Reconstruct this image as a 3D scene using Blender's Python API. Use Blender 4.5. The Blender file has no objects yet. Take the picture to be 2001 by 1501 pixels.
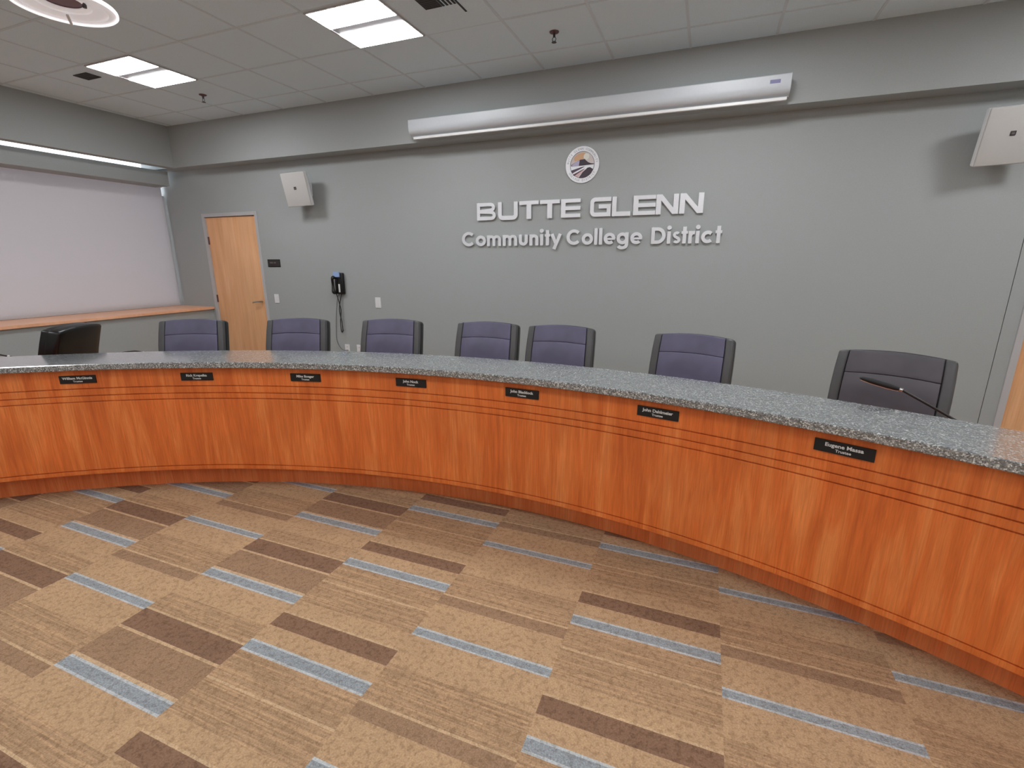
import bpy, bmesh, math, random
from math import sin, cos, pi, radians, hypot
from mathutils import Vector, Matrix

random.seed(7)
S = bpy.context.scene
COL = S.collection

# ------------------------------------------------------------------ camera
CAM_Z = 1.537
yaw, pitch, roll = radians(21.63), radians(14.425), radians(-0.092)
fwd = Vector((-sin(yaw)*cos(pitch), cos(yaw)*cos(pitch), -sin(pitch)))
r0 = Vector((cos(yaw), sin(yaw), 0)); u0 = r0.cross(fwd)
rv = r0*cos(roll) + u0*sin(roll); uv = u0*cos(roll) - r0*sin(roll)
cam_data = bpy.data.cameras.new('camera')
cam_data.sensor_fit = 'HORIZONTAL'; cam_data.sensor_width = 36
cam_data.lens = 939.52/2001*36
cam_data.clip_start = 0.02
cam = bpy.data.objects.new('camera', cam_data); COL.objects.link(cam)
M = Matrix(((rv.x, uv.x, -fwd.x), (rv.y, uv.y, -fwd.y), (rv.z, uv.z, -fwd.z))).to_4x4()
M.translation = Vector((0, 0, CAM_Z))
cam.matrix_world = M
S.camera = cam

# ------------------------------------------------------------------ world and exposure
S.view_settings.view_transform = 'Standard'
S.view_settings.look = 'None'
S.view_settings.gamma = 1
S.view_settings.use_curve_mapping = False
S.view_settings.exposure = 0.99
w = bpy.data.worlds.new('daylight'); S.world = w; w.use_nodes = True
bg = w.node_tree.nodes['Background']
bg.inputs[0].default_value = (0.86, 0.93, 1.0, 1); bg.inputs[1].default_value = 2.0
LAMP = 15.5     # strength of the ceiling light lenses

# ------------------------------------------------------------------ room dimensions (metres, camera above the origin)
YB = 4.79          # back wall
YS = 4.59          # face of the soffit above it
ZC = 3.174         # ceiling
ZS = 2.69          # underside of the soffits
XL = -6.42         # wall under the window ledge
XG = -7.07         # window plane
XR, YF = 4.2, -6.0
C = Vector((-1.141, -2.286))   # centre of the desk's curve

# ------------------------------------------------------------------ materials
def lin(c):
    f = lambda v: v/12.92 if v <= 0.04045 else ((v+0.055)/1.055)**2.4
    return (f(c[0]/255), f(c[1]/255), f(c[2]/255), 1)

class NT:
    def __init__(s, name):
        s.m = bpy.data.materials.new(name); s.m.use_nodes = True
        s.t = s.m.node_tree; s.b = s.t.nodes['Principled BSDF']
    def n(s, kind, **kw):
        x = s.t.nodes.new(kind)
        for k, v in kw.items():
            if k.startswith('i_'): x.inputs[k[2:].replace('_', ' ')].default_value = v
            else: setattr(x, k, v)
        return x
    def l(s, a, b): s.t.links.new(a, b)
    def set(s, **kw):
        for k, v in kw.items(): s.b.inputs[k.replace('_', ' ')].default_value = v
        return s
    def ramp(s, fac, stops):
        r = s.n('ShaderNodeValToRGB'); el = r.color_ramp.elements
        while len(el) > 2: el.remove(el[-1])
        for i, (p, c) in enumerate(stops):
            e = el[i] if i < 2 else el.new(p)
            e.position = p; e.color = c
        s.l(fac, r.inputs[0]); return r.outputs[0]
    def coords(s, kind='Object', scale=(1, 1, 1), rot=(0, 0, 0)):
        tc = s.n('ShaderNodeTexCoord'); mp = s.n('ShaderNodeMapping')
        mp.inputs['Scale'].default_value = scale; mp.inputs['Rotation'].default_value = rot
        s.l(tc.outputs[kind], mp.inputs[0]); return mp.outputs[0]
    def noise(s, vec, scale, detail=3, rough=.55, dist=0):
        x = s.n('ShaderNodeTexNoise'); x.inputs['Scale'].default_value = scale
        x.inputs['Detail'].default_value = detail; x.inputs['Roughness'].default_value = rough
        x.inputs['Distortion'].default_value = dist
        s.l(vec, x.inputs['Vector']); return x.outputs[0]
    def mix(s, fac, a, b, mode='MIX'):
        x = s.n('ShaderNodeMix'); x.data_type = 'RGBA'; x.blend_type = mode
        for sock, v in ((x.inputs[0], fac), (x.inputs[6], a), (x.inputs[7], b)):
            if hasattr(v, 'is_linked') or hasattr(v, 'links'): s.l(v, sock)
            else: sock.default_value = v
        return x.outputs[2]
    def bump(s, h, strength=.2, dist=.002):
        x = s.n('ShaderNodeBump'); x.inputs['Strength'].default_value = strength
        x.inputs['Distance'].default_value = dist
        s.l(h, x.inputs['Height']); s.l(x.outputs[0], s.b.inputs['Normal'])

def speckled(name, c, rough=.6, var=.06, scale=200, bump=.15, metal=0, spec=.5, bdist=.001):
    t = NT(name); v = t.coords()
    n = t.noise(v, scale, 3)
    c = lin(c); a = tuple(x*(1-var) for x in c[:3])+(1,); b = tuple(min(1, x*(1+var)) for x in c[:3])+(1,)
    t.l(t.ramp(n, [(.3, a), (.7, b)]), t.b.inputs['Base Color'])
    t.set(Roughness=rough, Metallic=metal, Specular_IOR_Level=spec)
    if bump: t.bump(n, bump, bdist)
    return t.m

MAT = {}
MAT['wall'] = speckled('wall paint grey', (164, 168, 168), .75, .03, 120, .25)
MAT['soffit'] = MAT['wall']
MAT['wall_bounce'] = speckled('wall paint off white', (232, 234, 234), .8, .03, 120, .2)  # off white chosen so the unseen walls bounce more light
MAT['ceil'] = speckled('ceiling tile', (224, 241, 255), .9, .06, 260, .5, spec=.2, bdist=.002)
MAT['tbar'] = speckled('ceiling grid', (212, 224, 233), .6, .02, 80, 0)
MAT['frame'] = speckled('door frame paint', (186, 184, 186), .45, .02, 90, .1)
MAT['white'] = speckled('white plastic', (226, 226, 228), .4, .02, 90, 0)
MAT['screenw'] = speckled('white enamel', (203, 208, 214), .38, .015, 60, 0)
MAT['slat'] = speckled('bright white enamel', (236, 236, 236), .35, .015, 60, 0)
MAT['spk'] = speckled('speaker grille', (192, 190, 188), .6, .10, 900, .5)
MAT['black'] = speckled('black plastic', (16, 16, 17), .35, .1, 90, 0)
MAT['blackm'] = speckled('matt black', (14, 14, 15), .6, .1, 90, 0)
MAT['darkgrey'] = speckled('dark grey', (62, 58, 60), .5, .1, 90, 0)
MAT['vent'] = speckled('vent dark metal', (60, 54, 56), .6, .1, 90, 0)  # dark metal tone shared by both vents
MAT['silver'] = speckled('bright silver highlight', (225, 225, 228), .3, .02, 200, 0, metal=.3)
MAT['band'] = speckled('fixture centre band', (160, 158, 162), .5, .02, 90, 0)
MAT['metal'] = speckled('satin metal', (196, 194, 192), .28, .03, 300, .05, metal=1)
MAT['hinge'] = speckled('dark hinge metal', (112, 84, 88), .45, .05, 200, 0, metal=.6)
MAT['bluepaper'] = speckled('pale blue card', (150, 176, 222), .6, .05, 300, 0)
MAT['lav'] = speckled('lavender label', (128, 128, 168), .5, .06, 300, 0)
MAT['cable'] = speckled('grey cable', (110, 110, 110), .5, .05, 300, 0)
MAT['textw'] = speckled('white lettering', (215, 215, 215), .5, .03, 300, 0)
MAT['textg'] = speckled('dull lettering', (112, 100, 100), .5, .03, 300, 0)
MAT['shade'] = None

# brushed letters
t = NT('brushed aluminium'); v = t.coords('Object', (1, 1, 60))
n = t.noise(v, 25, 3)
t.l(t.ramp(n, [(.3, lin((222, 223, 228))), (.7, lin((240, 241, 246)))]), t.b.inputs['Base Color'])
t.set(Metallic=.35, Roughness=.36); t.bump(n, .06, .0006); MAT['alu'] = t.m
MAT['aluside'] = MAT['alu']

# leathers
def leather(name, c, rough, spec=.5, scale=420):
    t = NT(name); v = t.coords()
    vo = t.n('ShaderNodeTexVoronoi'); vo.inputs['Scale'].default_value = scale; t.l(v, vo.inputs['Vector'])
    n2 = t.noise(v, 7, 2)
    c = lin(c); a = tuple(x*.86 for x in c[:3])+(1,); b = tuple(x*1.14 for x in c[:3])+(1,)
    t.l(t.ramp(n2, [(.3, a), (.7, b)]), t.b.inputs['Base Color'])
    t.set(Roughness=rough, Specular_IOR_Level=spec); t.bump(vo.outputs['Distance'], .12, .0006)
    return t.m
MAT['leather'] = leather('charcoal leather', (74, 74, 76), .42)
MAT['leatherp'] = leather('violet grey leather', (88, 86, 112), .45)
MAT['leatherk'] = leather('black leather', (12, 12, 13), .33)
MAT['leatherc'] = leather('charcoal violet leather', (74, 70, 78), .42)
MAT['leathers'] = leather('dark seam', (34, 32, 44), .6)

# wood veneers (u runs along the board, v is height)
def wood(name, dark, mid, light, kind='UV', scale=(1, 1, 1), rough=.35, coat=.15, fig=1.0):
    t = NT(name)
    v = t.coords(kind, scale)
    big = t.noise(v, 1.0, 2, .5, .6)              # broad board to board change
    mpb = t.n('ShaderNodeMapping'); mpb.inputs['Scale'].default_value = (3.6, .32, 3.2); t.l(v, mpb.inputs[0])
    med = t.noise(mpb.outputs[0], 1.5, 4, .6, .9)
    mpf = t.n('ShaderNodeMapping'); mpf.inputs['Scale'].default_value = (22, .8, 22); t.l(v, mpf.inputs[0])
    fine = t.noise(mpf.outputs[0], 3.0, 5, .65, .4)
    c1 = t.ramp(med, [(.32, lin(dark)), (.5, lin(mid)), (.68, lin(light))])
    f1 = t.ramp(fine, [(.3, (.80, .78, .76, 1)), (.65, (1.06, 1.06, 1.06, 1))])
    c2 = t.mix(fig, c1, f1, 'MULTIPLY')
    b1 = t.ramp(big, [(.3, (.88, .86, .84, 1)), (.7, (1.08, 1.08, 1.08, 1))])
    c3 = t.mix(1.0, c2, b1, 'MULTIPLY')
    t.l(c3, t.b.inputs['Base Color'])
    t.set(Roughness=rough, Coat_Weight=coat, Coat_Roughness=.2)
    t.bump(fine, .05, .001)
    return t.m
MAT['cherry'] = wood('cherry veneer', (208, 101, 42), (225, 117, 53), (238, 141, 75), scale=(2.1, 2.1, 2.1))
MAT['cherryb'] = wood('cherry veneer lightened', (224, 116, 60), (234, 128, 72), (242, 148, 90), scale=(2.1, 2.1, 2.1), rough=.5, coat=0)  # cherry lightened in colour to offset shade under the panel overhang
MAT['maple'] = wood('maple door veneer', (232, 170, 120), (240, 182, 134), (246, 194, 146), 'UV', (1.2, .8, 1), .4, .1, .6)
MAT['ledge'] = wood('maple ledge', (236, 176, 138), (242, 184, 148), (246, 192, 156), 'UV', (1, 1, 1), .4, .1, .25)

# granite
t = NT('speckled granite'); v = t.coords()
vo = t.n('ShaderNodeTexVoronoi'); vo.inputs['Scale'].default_value = 230; t.l(v, vo.inputs['Vector'])
hs = t.n('ShaderNodeSeparateColor'); t.l(vo.outputs['Color'], hs.inputs[0])
g1 = t.ramp(hs.outputs[0], [(.0, lin((78, 81, 83))), (.4, lin((112, 116, 118))), (.74, lin((150, 154, 156))), (.95, lin((212, 216, 216)))])
n = t.noise(v, 55, 4, .7)
g2 = t.ramp(n, [(.35, (.6, .62, .66, 1)), (.62, (1.15, 1.15, 1.15, 1))])
t.l(t.mix(1.0, g1, g2, 'MULTIPLY'), t.b.inputs['Base Color'])
t.set(Roughness=.25, IOR=1.7, Coat_Weight=1.0, Coat_Roughness=.12, Coat_IOR=1.9)
MAT['granite'] = t.m

# carpets
def carpet(name, c, lined=0.0, c2=None, fuzz=.22):
    t = NT(name); v = t.coords()
    n1 = t.noise(v, 170, 3, .7); n2 = t.noise(v, 9, 2); n3 = t.noise(v, 48, 2, .6)
    c = lin(c); a = tuple(x*(1-fuzz) for x in c[:3])+(1,); b = tuple(min(1, x*(1+fuzz)) for x in c[:3])+(1,)
    col = t.ramp(n1, [(.32, a), (.66, b)])
    if lined:
        mp = t.n('ShaderNodeMapping'); mp.inputs['Scale'].default_value = (2.2, 105, 1); t.l(v, mp.inputs[0])
        ln = t.noise(mp.outputs[0], 1.0, 3, .7)
        lc = t.ramp(ln, [(.38, (1.13, 1.11, 1.08, 1)), (.46, (.93, .92, .91, 1)), (.62, tuple(x for x in c2)+(1,))])
        col = t.mix(lined, col, lc, 'MULTIPLY')
    bl = t.ramp(n2, [(.3, (.93, .93, .93, 1)), (.7, (1.06, 1.06, 1.06, 1))])
    col = t.mix(1.0, col, bl, 'MULTIPLY')
    sp = t.ramp(n3, [(.38, (.74, .71, .68, 1)), (.5, (1, 1, 1, 1))])
    col = t.mix(.8, col, sp, 'MULTIPLY')
    t.l(col, t.b.inputs['Base Color']); t.set(Roughness=.95, Specular_IOR_Level=.1)
    t.bump(n1, .8, .006)
    return t.m
CARPETS = [carpet('carpet tan', (190, 158, 124)),
           carpet('carpet lined tan', (186, 154, 122), 1.0, (.76, .74, .72)),
           carpet('carpet brown', (138, 108, 88)),
           carpet('carpet blue grey', (152, 158, 163), fuzz=.32),
           carpet('carpet mid brown', (160, 130, 104)),
           carpet('carpet pale line', (202, 172, 138)),
           carpet('carpet pale blue edge', (190, 194, 197))]

def emit(name, c, s):
    t = NT(name); t.set(Base_Color=(.8, .8, .8, 1), Emission_Color=c, Emission_Strength=s); return t.m
MAT['lens'] = emit('lit lens', (.965, .985, 1.0, 1), LAMP)

t = NT('window glass'); t.set(Base_Color=(1, 1, 1, 1), Roughness=0.0, Transmission_Weight=1.0, IOR=1.02); MAT['glass'] = t.m
t = NT('frosted acrylic'); t.set(Base_Color=(.9, .88, .9, 1), Roughness=.3, Emission_Color=(1, .97, 1, 1), Emission_Strength=.13); MAT['acrylic'] = t.m  # faint emission stands in for light caught by the dish
# woven shade cloth, a little translucent
t = NT('shade cloth'); v = t.coords('Object', (1, 1, 1)); n = t.noise(v, 400, 2); n2 = t.noise(v, 2.0, 2)
t.l(t.ramp(n, [(.3, lin((206, 203, 206))), (.7, lin((218, 215, 218)))]), t.b.inputs['Base Color'])
t.set(Roughness=.85, Specular_IOR_Level=.2); t.bump(n, .3, .001)
tr = t.n('ShaderNodeBsdfTranslucent'); tr.inputs[0].default_value = (.80, .77, .79, 1)
ms = t.n('ShaderNodeMixShader'); ms.inputs[0].default_value = .22
out = t.t.nodes['Material Output']
t.l(t.b.outputs[0], ms.inputs[1]); t.l(tr.outputs[0], ms.inputs[2]); t.l(ms.outputs[0], out.inputs[0])
MAT['shade'] = t.m

# ------------------------------------------------------------------ mesh helpers
def uv_box(bm):
    """u = horizontal run, v = height, by face direction"""
    lay = bm.loops.layers.uv.verify()
    bm.normal_update()
    for f in bm.faces:
        nx, ny, nz = (abs(k) for k in f.normal)
        for lp in f.loops:
            p = lp.vert.co
            if nz >= nx and nz >= ny: lp[lay].uv = (p.x, p.y)
            elif ny >= nx: lp[lay].uv = (p.x, p.z)
            else: lp[lay].uv = (p.y, p.z)

def obj(name, bm, mat, parent=None, smooth=False, autouv=True, loc=None, rotz=None):
    if autouv: uv_box(bm)
    bmesh.ops.recalc_face_normals(bm, faces=bm.faces[:])
    me = bpy.data.meshes.new(name); bm.to_mesh(me); bm.free()
    for m_ in (mat if isinstance(mat, (list, tuple)) else [mat]): me.materials.append(m_)
    if smooth:
        for p in me.polygons: p.use_smooth = True
        try: me.set_sharp_from_angle(angle=radians(38))
        except Exception: pass
    o = bpy.data.objects.new(name, me); COL.objects.link(o)
    if parent: o.parent = parent
    if loc is not None: o.location = loc
    if rotz is not None: o.rotation_euler = (0, 0, rotz)
    return o

def thing(name, label, cat, loc=(0, 0, 0), rotz=0, group=None):
    o = bpy.data.objects.new(name, None); COL.objects.link(o)
    o.empty_display_size = .1
    o.location = loc; o.rotation_euler = (0, 0, rotz)
    o['label'] = label; o['category'] = cat
    if group: o['group'] = group
    return o

def tag(o, label, cat, group=None):
    o['label'] = label; o['category'] = cat
    if group: o['group'] = group
    return o

def struct(name, bm, mat, smooth=False, autouv=True):
    o = obj(name, bm, mat, None, smooth, autouv); o['kind'] = 'structure'; return o

def box(bm, x0, x1, y0, y1, z0, z1, bevel=0, seg=2, mi=0):
    b2 = bmesh.new()
    vs = [b2.verts.new((x, y, z)) for x in (x0, x1) for y in (y0, y1) for z in (z0, z1)]
    for q in ((0, 1, 3, 2), (4, 6, 7, 5), (0, 4, 5, 1), (2, 3, 7, 6), (0, 2, 6, 4), (1, 5, 7, 3)):
        b2.faces.new([vs[i] for i in q])
    bmesh.ops.recalc_face_normals(b2, faces=b2.faces[:])
    if bevel:
        bmesh.ops.bevel(b2, geom=b2.edges[:], offset=bevel, segments=seg, profile=.5, affect='EDGES')
    for f in b2.faces: f.material_index = mi
    me = bpy.data.meshes.new('tmp'); b2.to_mesh(me); b2.free(); bm.from_mesh(me); bpy.data.meshes.remove(me)
    return bm

def nb(): return bmesh.new()
def bxm(*a, **k): return box(nb(), *a, **k)

def xform(bm, m): bmesh.ops.transform(bm, matrix=m, verts=bm.verts[:]); return bm

def tube(bm, pts, r, seg=8, caps=True, radii=None):
    pts = [Vector(p) for p in pts]; rings = []
    up = Vector((0, 0, 1))
    prev = None
    for i, p in enumerate(pts):
        d = (pts[min(i+1, len(pts)-1)]-pts[max(i-1, 0)]).normalized()
        if prev is None:
            a = d.cross(up) if abs(d.dot(up)) < .95 else d.cross(Vector((1, 0, 0)))
        else:
            a = prev - d*prev.dot(d)
        a.normalize(); b = d.cross(a); prev = a
        rr = radii[i] if radii else r
        rings.append([bm.verts.new(p + (a*cos(2*pi*k/seg)+b*sin(2*pi*k/seg))*rr) for k in range(seg)])
    for A, B in zip(rings, rings[1:]):
        for k in range(seg): bm.faces.new((A[k], A[(k+1) % seg], B[(k+1) % seg], B[k]))
    if caps:
        bm.faces.new(rings[0][::-1]); bm.faces.new(rings[-1])
    return bm

def smoothpts(pts, n=6):
    pts = [Vector(p) for p in pts]; out = []
    P = [pts[0]]+pts+[pts[-1]]
    for i in range(1, len(P)-2):
        for k in range(n):
            t_ = k/n; a, b, c, d = P[i-1], P[i], P[i+1], P[i+2]
            out.append(.5*((2*b)+(c-a)*t_+(2*a-5*b+4*c-d)*t_*t_+(3*b-a-3*c+d)*t_**3))
    out.append(pts[-1]); return out

def lathe(bm, prof, seg=32, close=False):
    rings = []
    for r, z in prof:
        if r < 1e-6: rings.append([bm.verts.new((0, 0, z))])
        else: rings.append([bm.verts.new((r*cos(2*pi*k/seg), r*sin(2*pi*k/seg), z)) for k in range(seg)])
    pr = list(zip(rings, rings[1:]))
    if close: pr.append((rings[-1], rings[0]))
    for A, B in pr:
        for k in range(seg):
            q = [A[k % len(A)], A[(k+1) % len(A)], B[(k+1) % len(B)], B[k % len(B)]]
            u = []
            for x in q:
                if x not in u: u.append(x)
            if len(u) > 2: bm.faces.new(u)
    return bm

def prism(bm, poly, y0, y1):
    """polygon in x,z extruded along y"""
    a = [bm.verts.new((x, y0, z)) for x, z in poly]; b = [bm.verts.new((x, y1, z)) for x, z in poly]
    bm.faces.new(a); bm.faces.new(b[::-1]); n_ = len(poly)
    for i in range(n_): bm.faces.new((a[i], b[i], b[(i+1) % n_], a[(i+1) % n_]))
    return bm

def prism_x(bm, poly, x0, x1):
    """polygon in y,z extruded along x"""
    a = [bm.verts.new((x0, y, z)) for y, z in poly]; b = [bm.verts.new((x1, y, z)) for y, z in poly]
    bm.faces.new(a); bm.faces.new(b[::-1]); n_ = len(poly)
    for i in range(n_): bm.faces.new((a[i], b[i], b[(i+1) % n_], a[(i+1) % n_]))
    return bm

def text_mesh(name, s, size, depth, mat, parent, loc, offset=0.0, align='CENTER', rot=(pi/2, 0, 0), spacing=1.0, xs=1.0):
    cu = bpy.data.curves.new(name, 'FONT'); cu.body = s; cu.size = size; cu.extrude = depth; cu.offset = offset
    cu.align_x = align; cu.align_y = 'CENTER'; cu.space_character = spacing; cu.resolution_u = 3
    tmp = bpy.data.objects.new('tmp', cu); COL.objects.link(tmp)
    dg = bpy.context.evaluated_depsgraph_get()
    me = bpy.data.meshes.new_from_object(tmp.evaluated_get(dg))
    bpy.data.objects.remove(tmp)
    me.materials.clear(); me.materials.append(mat); me.name = name
    o = bpy.data.objects.new(name, me); COL.objects.link(o)
    o.parent = parent; o.location = loc; o.rotation_euler = rot; o.scale = (xs, 1, 1)
    return o

def at(a_deg, r, z=0):
    a = radians(a_deg); return Vector((C.x + r*sin(a), C.y + r*cos(a), z))

def sweep(bm, prof, a0, a1, n_):
    """closed (r, z) outline swept round the desk's centre; u = arc length, v = running height"""
    lay = bm.loops.layers.uv.verify()
    rings = [[bm.verts.new(at(a0+(a1-a0)*i/n_, r, z)) for r, z in prof] for i in range(n_+1)]
    m_ = len(prof); run = [0]
    for j in range(m_):
        p, q = prof[j], prof[(j+1) % m_]; run.append(run[-1]+hypot(q[0]-p[0], q[1]-p[1]))
    for i in range(n_):
        for j in range(m_):
            k = (j+1) % m_
            f = bm.faces.new((rings[i][j], rings[i+1][j], rings[i+1][k], rings[i][k]))
            U = [radians(a0+(a1-a0)*q/n_)*4.74 for q in (i, i+1, i+1, i)]
            V = [run[j], run[j], run[j+1], run[j+1]]
            for lp, uu, vv in zip(f.loops, U, V): lp[lay].uv = (uu, vv)
    for rg in (rings[0], rings[-1]): bm.faces.new(rg)
    return bm

# ------------------------------------------------------------------ floor: carpet tiles laid in columns
T = .6096; X0 = -1.64
# bands of one tile, measured upwards from the top of its blue stripe: (from, to, carpet index)
P1 = [(-.062, -.052, 6), (-.052, -.010, 3), (-.010, 0, 6), (0, .085, 0), (.085, .165, 2), (.165, .175, 5), (.175, .25, 0), (.25, .4, 1), (.4, .41, 5), (.41, .5476, 1)]
P2 = [(-.062, -.052, 6), (-.052, -.010, 3), (-.010, 0, 6), (0, .015, 5), (.015, .165, 4), (.165, .178, 5), (.178, .285, 2), (.285, .295, 5), (.295, .40, 1), (.40, .43, 0), (.43, .5476, 0)]
P3 = [(-.050, -.042, 6), (-.042, -.010, 3), (-.010, 0, 6), (0, .16, 0), (.16, .22, 4), (.22, .23, 5), (.23, .40, 1), (.40, .5596, 0)]
COLS = {-4: (P1, 1.15), -3: (P2, 1.46), -2: (P3, 1.165), -1: (P2, .842), 0: (P1, 1.172), 1: (P3, 1.485), 2: (P1, 1.195), 3: (P3, 1.637), 4: (P3, 1.955)}
bm = nb()
def bandface(x0, x1, y0, y1, mi):
    y0 = max(y0, YF); y1 = min(y1, YB)
    if y1 <= y0: return
    f = bm.faces.new([bm.verts.new((x, y, 0)) for x, y in ((x0, y0), (x1, y0), (x1, y1), (x0, y1))]); f.material_index = mi
for i in range(-9, 10):
    xa = max(X0+T*i, -7.2); xb = min(X0+T*(i+1), XR)
    if xb <= xa: continue
    if i in COLS: P, b0 = COLS[i]
    else: P, b0 = (P1, P2, P3)[i % 3], 1.1+.31*(i % 2)+.02*i
    for k in range(-13, 8):
        b = b0+k*T
        if i == 1 and k == 1: b += .10
        nextb = b+T if not (i == 1 and k == 0) else b+T+.10
        for (s, e, mi) in P:
            bandface(xa, xb, b+s, b+e, mi)
        last = b+P[-1][1]
        if nextb+P[0][0] > last+1e-4: bandface(xa, xb, last, nextb+P[0][0], 0)
fl = struct('floor', bm, CARPETS)

# ------------------------------------------------------------------ walls
bm = nb()
D1 = (-6.36, -5.365, 2.145); D2 = (2.225, 3.215, 2.145)
def wallbox(x0, x1, z0, z1): box(bm, x0, x1, YB, YB+.15, z0, z1)
wallbox(-7.2, D1[0], 0, 3.3); wallbox(D1[0], D1[1], D1[2], 3.3)
wallbox(D1[1], 2.1275, 0, 3.3)
box(bm, 2.1275, 2.1325, YB+.012, YB+.15, 0, 3.3)       # control joint
wallbox(2.1325, D2[0], 0, 3.3); wallbox(D2[0], D2[1], D2[2], 3.3); wallbox(D2[1], XR+.15, 0, 3.3)
box(bm, -7.25, XR+.15, YB+.15, YB+.20, -.05, 3.3)                   # unseen backing added behind the leaves to block sky light
struct('wall_back', bm, MAT['wall'])

bm = nb()
WY0 = -1.0
box(bm, -7.25, XL, YF, YB, 0, .882)                                  # under the ledge
box(bm, -7.25, XL, YF, WY0, .882, 3.3)                               # beyond the window
box(bm, -7.25, XG, WY0, YB, 2.98, 3.3)
struct('wall_left', bm, MAT['wall'])
struct('wall_right', bxm(XR, XR+.15, YF, YB+.15, 0, 3.3), MAT['wall_bounce'])
struct('wall_front', bxm(-7.25, XR+.15, YF-.15, YF, 0, 3.3), MAT['wall_bounce'])
# soffits above the back wall and the window
struct('trim_1', bxm(-7.1, XR, YS, YB, ZS, ZC), MAT['soffit'])
struct('trim_2', bxm(-6.60, -6.475, WY0, YS, ZS, ZC), MAT['soffit'])
# window ledge
struct('trim_3', bxm(XG, -6.385, WY0, YB-.001, .882, .915, bevel=.003), MAT['ledge'])
# baseboards
struct('baseboard_back', bxm(D1[1], D2[0], YB-.012, YB, 0, .10), MAT['darkgrey'])
struct('baseboard_left', bxm(XL, XL+.012, WY0, YB-.02, 0, .10), MAT['darkgrey'])

# ceiling with its grid
bm = nb()
box(bm, -7.25, XR+.15, YF-.15, YB+.15, ZC, ZC+.08)
GX = [-2.115+T*k for k in range(-8, 11)]; GY = [3.61+T*k for k in range(-16, 2)]
for gx in GX:
    if -6.475 < gx < XR: box(bm, gx-.0095, gx+.0095, YF, YS, ZC-.003, ZC, mi=1)
for gy in GY:
    if YF < gy < YS:
        xs_ = [-6.475]+[g for g in GX if -6.475 < g < XR]+[XR]
        for a, b in zip(xs_, xs_[1:]): box(bm, a+.0096, b-.0096, gy-.0095, gy+.0095, ZC-.003, ZC, mi=1)
struct('ceiling', bm, [MAT['ceil'], MAT['tbar']])

# window behind the shade
bm = nb()
box(bm, XG-.015, XG+.015, WY0, YB, .915, .965); box(bm, XG-.015, XG+.015, WY0, YB, 2.93, 2.98)
box(bm, XG-.015, XG+.015, YB-.05, YB, .965, 2.40)  # unseen jamb cut short to block edge daylight but pass a bright spot
for y in (WY0+.03, .4, 2.2): box(bm, XG-.015, XG+.015, y-.025, y+.025, .965, 2.40)
wf = struct('window_1', bm, MAT['frame'])
obj('pane', bxm(XG-.004, XG+.004, WY0+.03, YB-.001, .96, 2.935), MAT['glass'], wf)

# ------------------------------------------------------------------ doors
def door(name, x0, x1, top, hinge_left, with_hw=True):
    fo = .045
    bm = nb()
    box(bm, x0, x0+fo, YB-.012, YB+.15, 0, top, bevel=.002)
    box(bm, x1-fo, x1, YB-.012, YB+.15, 0, top, bevel=.002)
    box(bm, x0+fo, x1-fo, YB-.012, YB+.15, top-fo, top, bevel=.002)
    fr = struct(name, bm, MAT['frame'])
    leaf = obj('door_leaf', bxm(x0+fo+.003, x1-fo-.003, YB+.012, YB+.056, .006, top-fo-.006, bevel=.0015), MAT['maple'], fr)
    hx = x0+fo if hinge_left else x1-fo
    for z in (1.80, 1.03, .30):
        bm = tube(nb(), [(hx+.004, YB+.004, z-.05), (hx+.004, YB+.004, z+.05)], .008, 10)
        box(bm, hx-.006, hx+.014, YB+.004, YB+.0125, z-.05, z+.05)
        obj('hinge', bm, MAT['hinge'], leaf, smooth=True)
    lx = x1-fo-.066 if hinge_left else x0+fo+.066
    sg = -1 if hinge_left else 1
    bm = nb(); lathe(bm, [(0, -.008), (.030, -.008), (.032, -.002), (.032, .001)], 24); xform(bm, Matrix.Translation((lx, YB+.011, 1.012)) @ Matrix.Rotation(-pi/2, 4, 'X') @ Matrix.Scale(-1, 4, (0, 0, 1)))
    tube(bm, [(lx, YB+.008, 1.012), (lx, YB-.045, 1.012)], .011, 12)
    tube(bm, smoothpts([(lx, YB-.042, 1.012), (lx+sg*.03, YB-.048, 1.013), (lx+sg*.08, YB-.046, 1.006), (lx+sg*.115, YB-.044, .999)]), .01, 12, radii=None)
    obj('lever_handle', bm, MAT['metal'], leaf, smooth=True)
    return fr
door('door_1', D1[0], D1[1], D1[2], True)
door('door_2', D2[0], D2[1], D2[2], False)

# ------------------------------------------------------------------ window shade and its valance
t_ = thing('roller_shade', 'large pale grey roller shade drawn down over the window on the left wall', 'window shade', (-7.035, 1.85, .93))
obj('shade_fabric', bxm(-.002, .002, WY0+.05-1.85, 4.755-1.85, .012, 1.58), MAT['shade'], t_)
obj('hem_bar', bxm(-.006, .006, WY0+.05-1.85, 4.755-1.85, -.012, .012, bevel=.003), MAT['shade'], t_)
b = tube(nb(), [(0.014, WY0+.05-1.85, 1.60), (.014, 4.755-1.85, 1.60)], .028, 16)
obj('roller_tube', b, MAT['shade'], t_, smooth=True)
va = obj('shade_valance', bxm(-6.98, -6.70, WY0, 4.655, 2.49, 2.668, bevel=.003), MAT['wall'])
tag(va, 'long grey boxed valance above the shade with daylight showing over it', 'valance')

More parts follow.
